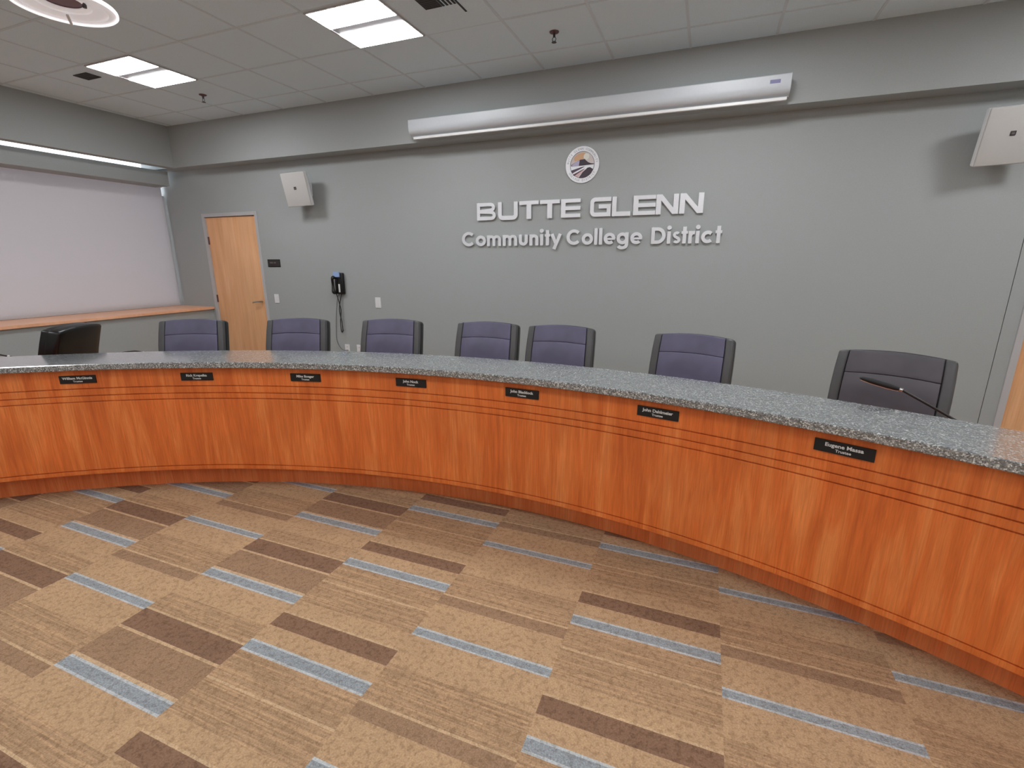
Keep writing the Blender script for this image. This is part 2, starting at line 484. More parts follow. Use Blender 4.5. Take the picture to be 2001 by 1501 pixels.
# ------------------------------------------------------------------ desk
A0, A1, NS = -50, 47, 150
prof = []
zs = [.192, .662, .701, .748]
RF = 4.74
prof = [(RF, .163)]
for z in zs:
    prof += [(RF, z-.0035), (RF+.010, z-.0025), (RF+.010, z+.0025), (RF, z+.0035)]
prof += [(RF, .875), (RF+.03, .875), (RF+.03, .20), (RF+.17, .20), (RF+.17, .163)]
desk = thing('curved_desk', 'long curved cherry veneer meeting desk with grooved front facing the carpet', 'desk', tuple(at(0, 4.88)))
inv = Matrix.Translation(-Vector(desk.location))
obj('front_panel', xform(sweep(nb(), prof, A0, A1, NS), inv), MAT['cherry'], desk, autouv=False)
obj('toe_kick', xform(sweep(nb(), [(4.88, 0), (4.88, .163), (4.90, .163), (4.90, 0)], A0, A1, NS), inv), MAT['cherryb'], desk, autouv=False)
obj('lower_worktop', xform(sweep(nb(), [(4.772, .705), (4.772, .742), (5.33, .742), (5.33, .705)], A0, A1, NS), inv), MAT['cherry'], desk, autouv=False)
obj('riser', xform(sweep(nb(), [(5.03, .742), (5.03, .875), (5.05, .875), (5.05, .742)], A0, A1, NS), inv), MAT['cherry'], desk, autouv=False)
for ang in (-49.7, -33.3, -24.8, -16.4, -8.2, -1.1, 6.6, 16.3, 27.5, 46.7):
    b = sweep(nb(), [(4.915, 0), (4.915, .163), (4.915, .2), (4.772, .2005), (4.772, .704), (5.08, .704), (5.08, 0)], ang-.18, ang+.18, 1)
    obj('support_panel', xform(b, inv), MAT['cherryb'], desk, autouv=False)

gt = obj('granite_countertop', xform(sweep(nb(), [(4.69, .880), (4.693, .876), (5.107, .876), (5.11, .880), (5.11, .911), (5.106, .915), (4.694, .915), (4.69, .911)], A0-.3, A1+.3, NS), inv), MAT['granite'], autouv=False)
gt.location = desk.location
tag(gt, 'speckled grey granite countertop curving along the top of the desk', 'countertop')

# nameplates
PL = [(-31.9, 'William McGinnis', 'black nameplate farthest left on the desk front, below the black turned chair'),
      (-23.3, 'Rick Krepelka', 'second black nameplate from the left on the desk front'),
      (-14.6, 'Mike Boeger', 'third black nameplate from the left, below the chair beside the door'),
      (-5.9, 'John Nock', 'black nameplate in the middle of the seven, left of and below the closely paired chairs'),
      (2.8, 'John Blacklock', 'black nameplate on the desk front below the pair of chairs standing close together'),
      (11.9, 'John Dahlmeier', 'second black nameplate from the right on the desk front'),
      (21.1, 'Eugene Massa', 'largest looking black nameplate, nearest the right end, below the microphone')]
for a, nm, lb in PL:
    p = at(a, RF-.0035, .811)
    t_ = thing('nameplate', lb, 'nameplate', tuple(p), radians(-a), 'nameplates on the desk front')
    obj('plate', bxm(-.1015, .1015, -.004, .003, -.0254, .0254, bevel=.001), MAT['blackm'], t_)
    text_mesh('name_lettering', nm, .0215, .0006, MAT['textw'], t_, (0, -.0045, .008), offset=.00055, xs=1.08)
    text_mesh('title_lettering', 'Trustee', .016, .0006, MAT['textw'], t_, (0, -.0045, -.012), offset=.0003, xs=1.05)

# ------------------------------------------------------------------ chairs
def cushion(w_, h_, t_, bev, cuts=7):
    b = bxm(-w_/2, w_/2, -t_/2, t_/2, 0, h_, bevel=bev, seg=4)
    for k in range(1, cuts):
        x = -w_/2+w_*k/cuts
        bmesh.ops.bisect_plane(b, geom=b.verts[:]+b.edges[:]+b.faces[:], plane_co=(x, 0, 0), plane_no=(1, 0, 0))
    for k in range(1, 6):
        z = h_*k/6
        bmesh.ops.bisect_plane(b, geom=b.verts[:]+b.edges[:]+b.faces[:], plane_co=(0, 0, z), plane_no=(0, 0, 1))
    return b
BW, BH, BT = .49, .60, .075
def shape_back(b):
    for v in b.verts:
        s = 2*v.co.x/BW; h = v.co.z/BH
        v.co.z += .022*(1-s*s)*max(0, h)
        v.co.y += -.014*s*s - .035*sin(pi*min(1, max(0, h)))*.6
        v.co.x *= 1+.035*sin(pi*min(1, max(0, h))*.9) - .05*max(0, h-.85)
    R_ = Matrix.Translation((0, .215, .465)) @ Matrix.Rotation(radians(-12), 4, 'X')
    return xform(b, R_)
def make_chair(LM, LP):
    t_ = thing('office_chair', '', 'chair')
    # backrest: shell with two side bolsters and a centre cushion in front
    b = cushion(BW, BH, .085, .02); xform(b, Matrix.Translation((0, .038, 0)))
    bk = obj('backrest', shape_back(b), MAT['leatherk'], t_, smooth=True)
    for sx in (-1, 1):
        b = cushion(.048, BH-.006, .05, .012, 2); xform(b, Matrix.Translation((sx*(BW/2-.026), -.012, .003)))
        obj('side_bolster', shape_back(b), LM, bk, smooth=True)
    zsplit = BH-.125
    b = cushion(BW-.103, zsplit-.0005, .05, .004, 6); xform(b, Matrix.Translation((0, -.013, 0)))
    obj('back_cushion', shape_back(b), LP, bk, smooth=True)
    b = cushion(BW-.103, BH-.006-zsplit, .05, .004, 6); xform(b, Matrix.Translation((0, -.013, zsplit+.0003)))
    obj('back_cushion', shape_back(b), LP, bk, smooth=True)
    # seat
    b = bxm(-.24, .24, -.25, .24, .415, .505, bevel=.035, seg=4)
    obj('seat', b, LM, t_, smooth=True)
    b = bxm(-.03, .03, .20, .30, .40, .415); box(b, -.03, .03, .285, .30, .415, .60)
    box(b, -.09, .09, -.10, .20, .385, .413)
    obj('seat_bracket', b, MAT['black'], t_)
    for sx in (-1, 1):
        b = nb()
        tube(b, smoothpts([(sx*.235, .12, .41), (sx*.238, .12, .43), (sx*.242, .10, .55), (sx*.24, .02, .635), (sx*.24, -.13, .64)]), .014, 8)
        box(b, sx*.24-.022, sx*.24+.022, -.16, .12, .636, .662, bevel=.01, seg=3)
        obj('armrest', b, MAT['black'], t_, smooth=True)
    b = tube(nb(), [(0, 0, .12), (0, 0, .385)], .028, 14); tube(b, [(0, 0, .08), (0, 0, .22)], .036, 14)
    obj('gas_column', b, MAT['black'], t_, smooth=True)
    b = nb(); lathe(b, [(0, .075), (.05, .075), (.05, .115), (0, .12)], 20)
    for k in range(5):
        a = 2*pi*k/5+.3; d = Vector((cos(a), sin(a), 0))
        tube(b, [d*.03+Vector((0, 0, .095)), d*.16+Vector((0, 0, .088)), d*.25+Vector((0, 0, .068))], .02, 8, radii=[.024, .019, .013])
    st = obj('star_base', b, MAT['black'], t_, smooth=True)
    for k in range(5):
        a = 2*pi*k/5+.3; d = Vector((cos(a), sin(a), 0)); q = Vector((-sin(a), cos(a), 0))
        p = d*.245+Vector((0, 0, .026))
        b = tube(nb(), [p-q*.022, p-q*.006], .026, 14); tube(b, [p+q*.006, p+q*.022], .026, 14)
        tube(b, [p-q*.006, p+q*.006], .01, 8); tube(b, [p, p+Vector((0, 0, .04))], .007, 8)
        obj('caster', b, MAT['blackm'], st, smooth=True)
    return t_
def kids(o): return [c for c in bpy.data.objects if c.parent == o]
def dup_tree(o, parent=None):
    c = o.copy(); COL.objects.link(c)
    if parent: c.parent = parent
    for ch in kids(o): dup_tree(ch, c)
    return c
G_CH = 'chairs behind the curved desk'
chairs = [(-29.0, 5.41, 0, 'violet grey leather chair just left of the maple door, beside the black turned chair'),
          (-20.5, 5.41, 0, 'violet grey leather chair whose back overlaps the right edge of the maple door'),
          (-12.4, 5.41, 0, 'violet grey leather chair just right of the wall phone and its outlet'),
          (-4.2, 5.41, 0, 'violet grey leather chair, left one of the pair standing close together'),
          (1.85, 5.40, 2, 'violet grey leather chair, right one of the pair standing close together'),
          (11.1, 5.38, 0, 'violet grey leather chair standing alone between the close pair and the microphone'),
          (21.5, 5.38, 0, 'charcoal leather chair at the right, behind the gooseneck microphone')]
proto = make_chair(MAT['leather'], MAT['leatherp'])
for i, (a, r, dr, lb) in enumerate(chairs):
    o = proto if i == 0 else (dup_tree(proto) if i < 6 else make_chair(MAT['leather'], MAT['leatherc']))
    o.location = at(a, r); o.rotation_euler = (0, 0, radians(-a+dr))
    o['label'] = lb; o['group'] = G_CH
bc = make_chair(MAT['leatherk'], MAT['leatherk'])
bc.location = (-4.76, 1.99, 0); bc.rotation_euler = (0, 0, radians(-58))
bc['label'] = 'black leather chair turned away at the far left end of the desk'; bc['group'] = G_CH

# ------------------------------------------------------------------ microphones on the lower worktop
def mic(base, neck, tip, lb):
    bx_ = Vector(base)
    t_ = thing('gooseneck_microphone', lb, 'microphone', base, 0, 'gooseneck microphones on the desk')
    b = lathe(nb(), [(0, 0), (.045, 0), (.045, .012), (.038, .02), (.012, .024), (0, .024)], 24)
    obj('mic_base', b, MAT['black'], t_, smooth=True)
    pts = [Vector((0, 0, .02))]+[Vector(p)-bx_ for p in neck]
    obj('gooseneck', tube(nb(), smoothpts(pts, 8), .0055, 10), MAT['black'], t_, smooth=True)
    j = pts[-1]; e = Vector(tip)-bx_; d = (e-j)
    obj('collar', tube(nb(), [j-d*.03, j+d*.05], .009, 12), MAT['metal'], t_, smooth=True)
    obj('capsule', tube(nb(), [j+d*k for k in (.05, .1, .3, .7, .93, 1.0)], .011, 12, radii=[.007, .010, .0125, .0125, .009, .003]), MAT['blackm'], t_, smooth=True)
    dn = Vector((0, 0, -1)) - d.normalized()*(-d.normalized().z)
    dn.normalize()
    obj('silver_highlight', tube(nb(), [j+d*k+dn*o_ for k, o_ in ((.06, .008), (.3, .0118), (.7, .0118), (.95, .0075))], .0034, 8), MAT['silver'], t_, smooth=True)  # silver highlight under the capsule, built as a thin tube
mic((1.20, 2.47, .742), [(1.185, 2.475, .80), (1.10, 2.52, .84), (.98, 2.57, .905), (.87, 2.617, .963)], (.719, 2.677, .994), 'black gooseneck microphone with silver highlight in front of the rightmost chair')
mic((-4.13, 2.13, .742), [(-4.11, 2.15, .81), (-4.05, 2.205, .862), (-3.954, 2.265, .880), (-3.90, 2.296, .868)], (-3.79, 2.36, .80), 'black gooseneck microphone neck peeking over the countertop right of the black chair')
mic((-4.84, 1.56, .742), [(-4.82, 1.60, .84), (-4.74, 1.68, .900), (-4.65, 1.755, .902), (-4.58, 1.81, .88)], (-4.48, 1.90, .80), 'black gooseneck microphone neck at the left edge of the photo')

# ------------------------------------------------------------------ wall letters
def stroke(bm, pts, w_, closed=False, d0=-.006, d1=.006):
    lay_ = len(bm.verts) % 97; d0 = d0*(1+lay_*.0012); d1 = d1*(1+lay_*.0012)
    pts = [Vector((p[0], p[1])) for p in pts]; n_ = len(pts); L = []; R = []
    for i in range(n_):
        if closed: a, b = pts[i-1], pts[(i+1) % n_]; t1 = (pts[i]-a).normalized(); t2 = (b-pts[i]).normalized()
        else:
            t1 = (pts[i]-pts[i-1]).normalized() if i > 0 else (pts[1]-pts[0]).normalized()
            t2 = (pts[i+1]-pts[i]).normalized() if i < n_-1 else t1
        n1 = Vector((-t1.y, t1.x)); n2 = Vector((-t2.y, t2.x)); m_ = (n1+n2).normalized()
        k = min(1.8, 1/max(.3, m_.dot(n1)))
        L.append(pts[i]+m_*w_/2*k); R.append(pts[i]-m_*w_/2*k)
    V = [[bm.verts.new((p.x, d, p.y)) for p in S_] for S_, d in ((L, d0), (R, d0), (L, d1), (R, d1))]
    rng = range(n_) if closed else range(n_-1)
    for i in rng:
        j = (i+1) % n_
        bm.faces.new((V[0][i], V[1][i], V[1][j], V[0][j])); bm.faces.new((V[2][i], V[2][j], V[3][j], V[3][i]))
        bm.faces.new((V[0][i], V[0][j], V[2][j], V[2][i])); bm.faces.new((V[1][i], V[3][i], V[3][j], V[1][j]))
    if not closed:
        for i in (0, n_-1): bm.faces.new((V[0][i], V[2][i], V[3][i], V[1][i]))
def arc(cx, cy, rx, ry, a0, a1, n_=18):
    return [(cx+rx*cos(radians(a0+(a1-a0)*k/n_)), cy+ry*sin(radians(a0+(a1-a0)*k/n_))) for k in range(n_+1)]
WL, ZL = .035, 1.938
H = .170; s2 = WL/2
def upper(ch, wd):
    b = nb(); x0, x1, z0, z1, zm = s2*1.2, wd-s2*1.2, s2, H-s2, H/2
    if ch == 'B':
        stroke(b, [(x1*.55, z1), (x0, z1), (x0, z0), (x1*.55, z0)], WL)
        stroke(b, [(x1*.5, z0)]+arc(x1-.035, z0+.030, .035, .030, -90, 80, 8)+[(x0, zm)], WL*.95)
        stroke(b, [(x0, zm)]+arc(x1-.042, z1-.028, .034, .028, -80, 90, 8)+[(x0, z1)], WL*.95)
    elif ch == 'U':
        stroke(b, [(x0, H)]+arc(x0+.03, z0+.03, .03, .03, 180, 270, 6)+arc(x1-.03, z0+.03, .03, .03, 270, 360, 6)+[(x1, H)], WL*1.15)
    elif ch == 'T':
        stroke(b, [(0, z1), (wd, z1)], WL); stroke(b, [(wd*.5, z1-s2), (wd*.5, 0)], WL*1.4)
    elif ch == 'E':
        for z in (z0, zm, z1): stroke(b, [(0, z), (wd, z)], WL*.98)
        stroke(b, [(x0*1.1, 0), (x0*1.1, H)], WL*1.25)
    elif ch == 'G':
        stroke(b, [(wd, z1)]+arc(x0+.03, z1-.03, .03, .03, 90, 180, 6)+arc(x0+.03, z0+.03, .03, .03, 180, 270, 6)+[(x1, z0), (x1, zm+.004), (wd*.42, zm+.004)], WL*1.05)
    elif ch == 'L':
        stroke(b, [(x0, H), (x0, z0), (wd, z0)], WL*1.15)
    elif ch == 'N':
        stroke(b, [(x0*1.1, 0), (x0*1.1, H)], WL*1.25); stroke(b, [(x1-.004, 0), (x1-.004, H)], WL*1.25)
        prism(b, [(0, H), (WL*1.45, H), (wd, 0), (wd-WL*1.45, 0)], -.0057, .0057)
    return b
UP = [('B', -2.282, -2.063), ('U', -2.042, -1.827), ('T', -1.809, -1.607), ('T', -1.592, -1.391), ('E', -1.377, -1.185),
      ('G', -1.093, -.893), ('L', -.884, -.712), ('E', -.689, -.491), ('N', -.488, -.291), ('N', -.285, -.083)]
ordn = ['first', 'second', 'third', 'fourth', 'fifth', 'sixth', 'seventh', 'eighth', 'ninth']
for i, (ch, xa, xb) in enumerate(UP):
    b = upper(ch, xb-xa)
    o = obj('wall_letter', b, MAT['alu'], None); o.location = (xa, YB-.016, ZL)
    word, k = (('first', i) if i < 5 else ('second', i-5))
    tag(o, 'brushed metal capital %s, %s letter of the %s word in the upper sign line' % (ch, ordn[k], word), 'sign letter', 'brushed metal letters of the upper sign line')
# lower line: round geometric letters; cap height 1
XH, SW = .74, .205
h_ = SW/2
def lower(ch):
    """returns bmesh and advance, unit = cap height"""
    b = nb(); r = XH/2-h_; R_ = .5-h_
    kw = dict(d0=-.04, d1=.04)
    if ch == 'C': stroke(b, arc(.5, .5, R_, R_, 42, 318, 26), SW, **kw); return b, 1.0
    if ch == 'o': stroke(b, arc(XH/2, XH/2, r, r, 0, 345, 23), SW, closed=True, **kw); return b, .80
    if ch == 'm':
        stroke(b, [(h_, 0), (h_, XH)], SW, **kw)
        stroke(b, arc(.30, XH-.30, .20, .2, 180, 0, 10)+[(.50, 0)], SW*.95, **kw)
        stroke(b, arc(.70, XH-.30, .20, .2, 180, 0, 10)+[(.90, 0)], SW*.95, **kw); return b, 1.10
    if ch == 'n':
        stroke(b, [(h_, 0), (h_, XH)], SW, **kw); stroke(b, arc(h_+.20, XH-.30, .20, .2, 180, 0, 10)+[(h_+.40, 0)], SW, **kw); return b, .70
    if ch == 'u':
        stroke(b, [(h_, XH)]+arc(h_+.20, .30, .20, .2, 180, 360, 10)+[(h_+.40, XH)], SW, **kw); return b, .70
    if ch == 'i':
        stroke(b, [(h_, 0), (h_, XH)], SW, **kw); stroke(b, arc(h_, .96, .065, .065, 0, 324, 9), .13, closed=True, **kw); return b, .30
    if ch == 'l': stroke(b, [(h_, 0), (h_, 1.04)], SW, **kw); return b, .30
    if ch == 't':
        stroke(b, [(.18, 0), (.18, 1.0)], SW, **kw); stroke(b, [(0, XH-h_*.8), (.36, XH-h_*.8)], SW*.8, d0=-.039, d1=.039); return b, .40
    if ch == 'y':
        stroke(b, [(.06, XH), (.33, .10)], SW, **kw); stroke(b, [(.60, XH), (.20, -.26)], SW, d0=-.039, d1=.039); return b, .68
    if ch == 'e':
        stroke(b, arc(XH/2, XH/2, r, r, 0, 315, 26), SW, **kw); stroke(b, [(h_*.8, XH/2-.02), (XH-.02, XH/2-.02)], SW*.6, d0=-.039, d1=.039); return b, .80
    if ch == 'g':
        stroke(b, arc(XH/2, XH/2, r, r, 0, 345, 23), SW, closed=True, **kw)
        stroke(b, [(XH-h_, XH), (XH-h_, 0)]+arc(XH/2, -.02, r, .2, 0, -155, 12), SW, d0=-.039, d1=.039); return b, .84
    if ch == 'D': stroke(b, [(h_, h_), (h_, 1-h_)]+arc(.38, .5, .36, R_, 90, -90, 16), SW, closed=True, **kw); return b, .92
    if ch == 's':
        stroke(b, arc(.25, XH*.5+.15, .135, .125, 40, 250, 10)+arc(.25, XH*.5-.15, .145, .125, 70, -150, 10), SW*.8, **kw); return b, .50
    if ch == 'r': stroke(b, [(h_, 0), (h_, XH)], SW, **kw); stroke(b, arc(h_+.20, XH-.30, .20, .2, 170, 75, 6), SW, d0=-.039, d1=.039); return b, .40
    if ch == 'c': stroke(b, arc(XH/2, XH/2, r, r, 45, 315, 22), SW, **kw); return b, .76
CH = .145
for wi, (word, xa, xb) in enumerate((('Community', -2.461, -1.373), ('College', -1.314, -.587), ('District', -.511, .086))):
    L = [lower(c_) for c_ in word]; tot = sum(l[1] for l in L)-.06
    k = (xb-xa)/tot; x = xa
    for i, (c_, (b, adv)) in enumerate(zip(word, L)):
        xform(b, Matrix.Diagonal((k*.98, .15, CH, 1)))
        o = obj('wall_letter', b, MAT['alu']); o.location = (x, YB-.016, 1.682)
        kind = 'capital' if i == 0 else 'small'
        tag(o, 'brushed metal %s letter %s, %s of the %s word in the lower sign line' % (kind, c_, ordn[i], ordn[wi]), 'sign letter', 'brushed metal letters of the lower sign line')
        x += adv*k
# standoffs: every letter carries short pins to the wall
for o in [o for o in bpy.data.objects if o.name.startswith('wall_letter')]:
    me = o.data; xs_ = [v.co for v in me.vertices]
    z0 = min(v.z for v in xs_)+.018; z1 = max(v.z for v in xs_)-.018
    c0 = min(xs_, key=lambda v: v.x+abs(v.z-z0)*3); c1 = min(xs_, key=lambda v: v.x+abs(v.z-z1)*3)
    bm2 = nb(); bm2.from_mesh(me)
    for p in (c0, c1):
        px = p.x+.014
        tube(bm2, [(px, .004, p.z), (px, .016, p.z)], .004, 6)
    bm2.to_mesh(me); bm2.free()

# ------------------------------------------------------------------ emblem
SR = .1595
em = thing('wall_emblem', 'round silver emblem with a mountain scene on the wall above the sign letters', 'emblem', (-1.183, YB, 2.4045))
def facing(b, y): return xform(b, Matrix.Translation((0, y, 0)) @ Matrix.Rotation(pi/2, 4, 'X'))
obj('disc', facing(lathe(nb(), [(0, 0), (SR-.003, 0), (SR, .003), (SR, .012), (0, .012)], 64), 0), MAT['alu'], em, smooth=True)
def ring(r0_, r1_, y0, y1):
    return facing(lathe(nb(), [(r0_, -y0), (r1_, -y0), (r1_, -y1), (r0_, -y1)], 64, close=True), 0)
obj('rim', ring(.113, .116, -.012, -.0145), MAT['darkgrey'], em)
def flat(poly, y, mat, nm):
    return obj(nm, prism(nb(), [(x*SR, z*SR) for x, z in poly], -y-.0006, -.0118), mat, em)
mc = lambda n_, c, r=.4, m_=0: speckled(n_, c, r, .04, 200, 0, metal=m_)
circ = lambda cx, cy, r, a0, a1, n_: [(cx+r*cos(radians(a0+(a1-a0)*k/n_)), cy+r*sin(radians(a0+(a1-a0)*k/n_))) for k in range(n_+1)]
flat(circ(0, 0, .70, 0, 180, 30), .0125, mc('emblem sky', (206, 196, 194)), 'sky')
flat([(-.45, .20)]+circ(0, 0, .64, 145, 75, 12)+[(.14, .50), (.12, .34)], .0128, mc('emblem orange', (212, 168, 130)), 'orange_sky')
flat(circ(.24, .43, .17, 0, 345, 23), .0132, mc('emblem sun', (226, 226, 218)), 'sun')
flat([(-.66, .02), (-.33, .19), (-.11, .28), (.15, .30), (.22, .22), (.36, .11), (.52, .045), (.70, .02), (.70, -.015), (.0, -.05), (-.66, -.06)], .0136, mc('emblem mountain', (44, 30, 46), .3), 'mountain')
flat([(-.62, .015), (-.36, .17), (-.16, .24), (-.2, -.05), (-.62, -.05)], .0140, mc('emblem painted glint', (176, 168, 200), .3), 'mountain_glint')  # silver reflection over the mountain's left side, painted as a lilac patch
flat([(-.68, -.29), (-.06, -.13), (.15, -.10), (.10, -.14), (-.60, -.45)], .0130, mc('emblem plum', (70, 52, 76), .3), 'left_field')
flat([(-.55, -.52), (.16, -.21), (.10, -.27), (-.47, -.6)], .0130, mc('emblem maroon', (84, 40, 60), .3), 'furrow')
flat([(-.45, -.60), (-.02, -.34), (.20, -.22), (.0, -.42), (-.23, -.71)], .0128, mc('emblem pink', (206, 176, 176), .3), 'pink_field')
flat([(-.2, -.72), (.04, -.40), (.33, -.18), (.47, -.16), (.65, -.27)]+circ(0, 0, .74, -28, -100, 12)[2:], .0130, mc('emblem dark plum', (54, 36, 50), .3), 'right_field')
def ring_text(s, a0, a1, rad, inward, nm):
    n_ = len(s)
    for i, c_ in enumerate(s):
        if c_ == ' ': continue
        a = radians(a0+(a1-a0)*i/(n_-1))
        o = text_mesh(nm, c_, .026, .0004, MAT['emtxt'], em, (rad*cos(a), -.0126, rad*sin(a)))
        o.rotation_euler = (pi/2, -(a-pi/2) if not inward else -(a+pi/2), 0)
MAT['emtxt'] = mc('emblem lettering', (150, 150, 150), .5)
ring_text('BUTTE GLENN COMMUNITY', 172, 8, .137, False, 'ring_letter')
ring_text('COLLEGE DISTRICT', 212, 328, .137, True, 'ring_letter')

# ------------------------------------------------------------------ projector screen housing
sc = thing('projector_screen', 'long white projector screen housing mounted high on the soffit', 'projector screen', (-1.2, YS, 2.78))
X_0, X_1 = -2.86+1.2, .443+1.2
zz = lambda z: z-2.78
profile = [(0, zz(2.872)), (-.115, zz(2.872)), (-.122, zz(2.866)), (-.122, zz(2.80)), (-.118, zz(2.775)), (-.105, zz(2.755)), (-.085, zz(2.742)), (-.060, zz(2.735)), (-.055, zz(2.728)), (0, zz(2.728))]
obj('housing', prism_x(nb(), profile, X_0, X_1), MAT['screenw'], sc, smooth=True)
obj('end_cap', prism_x(nb(), [(y*1.01, z*1.01) for y, z in profile], X_0-.006, X_0), MAT['screenw'], sc)
obj('end_cap', prism_x(nb(), [(y*1.01, z*1.01) for y, z in profile], X_1, X_1+.006), MAT['screenw'], sc)
obj('bottom_slat', bxm(X_0+.018, X_1-.006, -.078, -.050, zz(2.703), zz(2.726), bevel=.003), MAT['slat'], sc)
lb_ = bxm(.307+1.2, .377+1.2, -.1235, -.1215, zz(2.812), zz(2.837)); obj('label_plate', lb_, MAT['lav'], sc)

# ------------------------------------------------------------------ wall speakers
def speaker(pos, yw, tl, rl, lb, reach):
    t_ = thing('wall_speaker', lb, 'speaker', tuple(pos), 0, 'white wall speakers')
    cy, sy, ct, st, cr, sr = cos(yw), sin(yw), cos(tl), sin(tl), cos(rl), sin(rl)
    R_ = (Matrix(((cy, -sy, 0), (sy, cy, 0), (0, 0, 1))) @ Matrix(((1, 0, 0), (0, ct, -st), (0, st, ct))) @ Matrix(((cr, 0, sr), (0, 1, 0), (-sr, 0, cr)))).to_4x4()
    W_, H_, Dp = .332, .362, .13
    b = nb()
    fr = [(-W_/2, -H_/2), (W_/2, -H_/2), (W_/2, H_/2), (-W_/2, H_/2)]
    A = [b.verts.new((x, .012, z)) for x, z in fr]; B = [b.verts.new((x, .05, z)) for x, z in fr]; Cc = [b.verts.new((x*.62, Dp, z*.72)) for x, z in fr]
    b.faces.new(A); b.faces.new(Cc[::-1])
    for P_, Q_ in ((A, B), (B, Cc)):
        for k in range(4): b.faces.new((P_[k], P_[(k+1) % 4], Q_[(k+1) % 4], Q_[k]))
    bmesh.ops.bevel(b, geom=b.edges[:], offset=.008, segments=3, profile=.5, affect='EDGES')
    o = obj('cabinet', xform(b, R_), MAT['white'], t_, smooth=True)
    b = bxm(-W_/2, W_/2, -.002, .014, -H_/2, H_/2, bevel=.007, seg=3)
    g = obj('grille', xform(b, R_), MAT['spk'], t_, smooth=True)
    b = bxm(-.016, .016, -.0045, -.001, .0, .030, bevel=.004); obj('badge', xform(b, R_), MAT['darkgrey'], g)
    b = bxm(-.008, .008, -.0056, -.004, .008, .020, bevel=.002); obj('badge_mark', xform(b, R_), MAT['textg'], g)
    back = (R_ @ Vector((0, Dp-.01, 0))); wy_ = YB-pos[1]
    b = tube(nb(), [back, (back.x, wy_-.02, back.z)], .022, 12)
    box(b, back.x-.05, back.x+.05, wy_-.012, wy_, back.z-.07, back.z+.07, bevel=.003)
    obj('bracket', b, MAT['white'], t_, smooth=True)
speaker((-4.481, 4.572, 2.327), radians(3.7), radians(11), radians(-1.5), 'white wall speaker high on the wall between the door and the phone', 0)
speaker((1.83, 4.56, 2.348), radians(9), radians(15), radians(-3), 'white wall speaker cut by the right edge of the photo', 0)

# ------------------------------------------------------------------ small wall fittings
def plate(name, x0, x1, z0, z1, lb, cat, kind):
    t_ = thing(name, lb, cat, ((x0+x1)/2, YB, (z0+z1)/2), 0)
    w_, h = (x1-x0)/2, (z1-z0)/2
    obj('cover_plate', bxm(-w_, w_, -.007, 0, -h, h, bevel=.002), MAT['white'], t_)
    if kind == 'switch': obj('rocker', bxm(-w_*.45, w_*.45, -.010, -.006, -h*.6, h*.6, bevel=.001), MAT['white'], t_)
    else:
        for sz in (-1, 1):
            f = obj('socket', bxm(-w_*.5, w_*.5, -.009, -.006, sz*h*.42-h*.27, sz*h*.42+h*.27, bevel=.001), MAT['white'], t_)
            s_ = nb()
            for sx in (-1, 1): box(s_, sx*w_*.22-.0015, sx*w_*.22+.0015, -.0095, -.0085, sz*h*.42-.004, sz*h*.42+.006)
            obj('slots', s_, MAT['darkgrey'], f)
plate('light_switch', -5.24, -5.166, 1.001, 1.115, 'white light switch beside the maple door handle', 'light switch', 'switch')
plate('light_switch', -3.648, -3.568, .990, 1.113, 'white switch plate on the bare wall right of the phone', 'light switch', 'switch')
plate('wall_outlet', -4.158, -4.086, .408, .520, 'white outlet plate that the phone cable plugs into', 'outlet', 'outlet')
plate('wall_outlet', -3.974, -3.902, .412, .524, 'white outlet partly hidden behind the chair right of the phone', 'outlet', 'outlet')
rs = thing('room_sign', 'small black room sign on the wall right of the maple door', 'sign', (-5.178, YB, 1.506))
obj('sign_panel', bxm(-.105, .105, -.006, 0, -.048, .048, bevel=.002), MAT['blackm'], rs)
obj('sign_inset', bxm(-.094, .094, -.0075, -.005, -.038, .038), speckled('sign face', (46, 42, 42), .5, .05, 300, 0), rs)
b = nb(); x = -.062
for k, wd in enumerate((.012, .013, .012, .013, None, .012, .012, .012)):
    if wd is None: x += .014; continue
    box(b, x, x+wd-.003, -.0085, -.007, -.002, .014); x += wd
obj('faint_lettering', b, MAT['textg'], rs)
ph = thing('wall_phone', 'black wall phone with a hanging cord and a pale blue card', 'phone', (-4.137, YB, 1.27))
px = lambda x: x+4.137
pz = lambda z: z-1.27
b = bxm(-.062, .062, -.045, 0, -.128, .125, bevel=.012, seg=3); body = obj('phone_body', b, MAT['black'], ph, smooth=True)
obj('number_card', bxm(-.058, .030, -.062, -.046, pz(1.345), pz(1.405), bevel=.002), MAT['bluepaper'], body)
obj('side_label', bxm(-.004, .020, -.0475, -.044, pz(1.165), pz(1.262), bevel=.001), MAT['textw'], body)
b = nb()
tube(b, smoothpts([(-.045, -.055, pz(1.34)), (-.052, -.085, pz(1.33)), (-.056, -.078, pz(1.25)), (-.050, -.082, pz(1.17)), (-.040, -.055, pz(1.155))], 5), .02, 12,
     radii=[.014, .018, .021, .022, .021, .018, .016, .015, .015, .015, .015, .016, .017, .019, .021, .022, .021, .018, .016, .014, .012])
obj('handset', b, MAT['black'], ph, smooth=True)
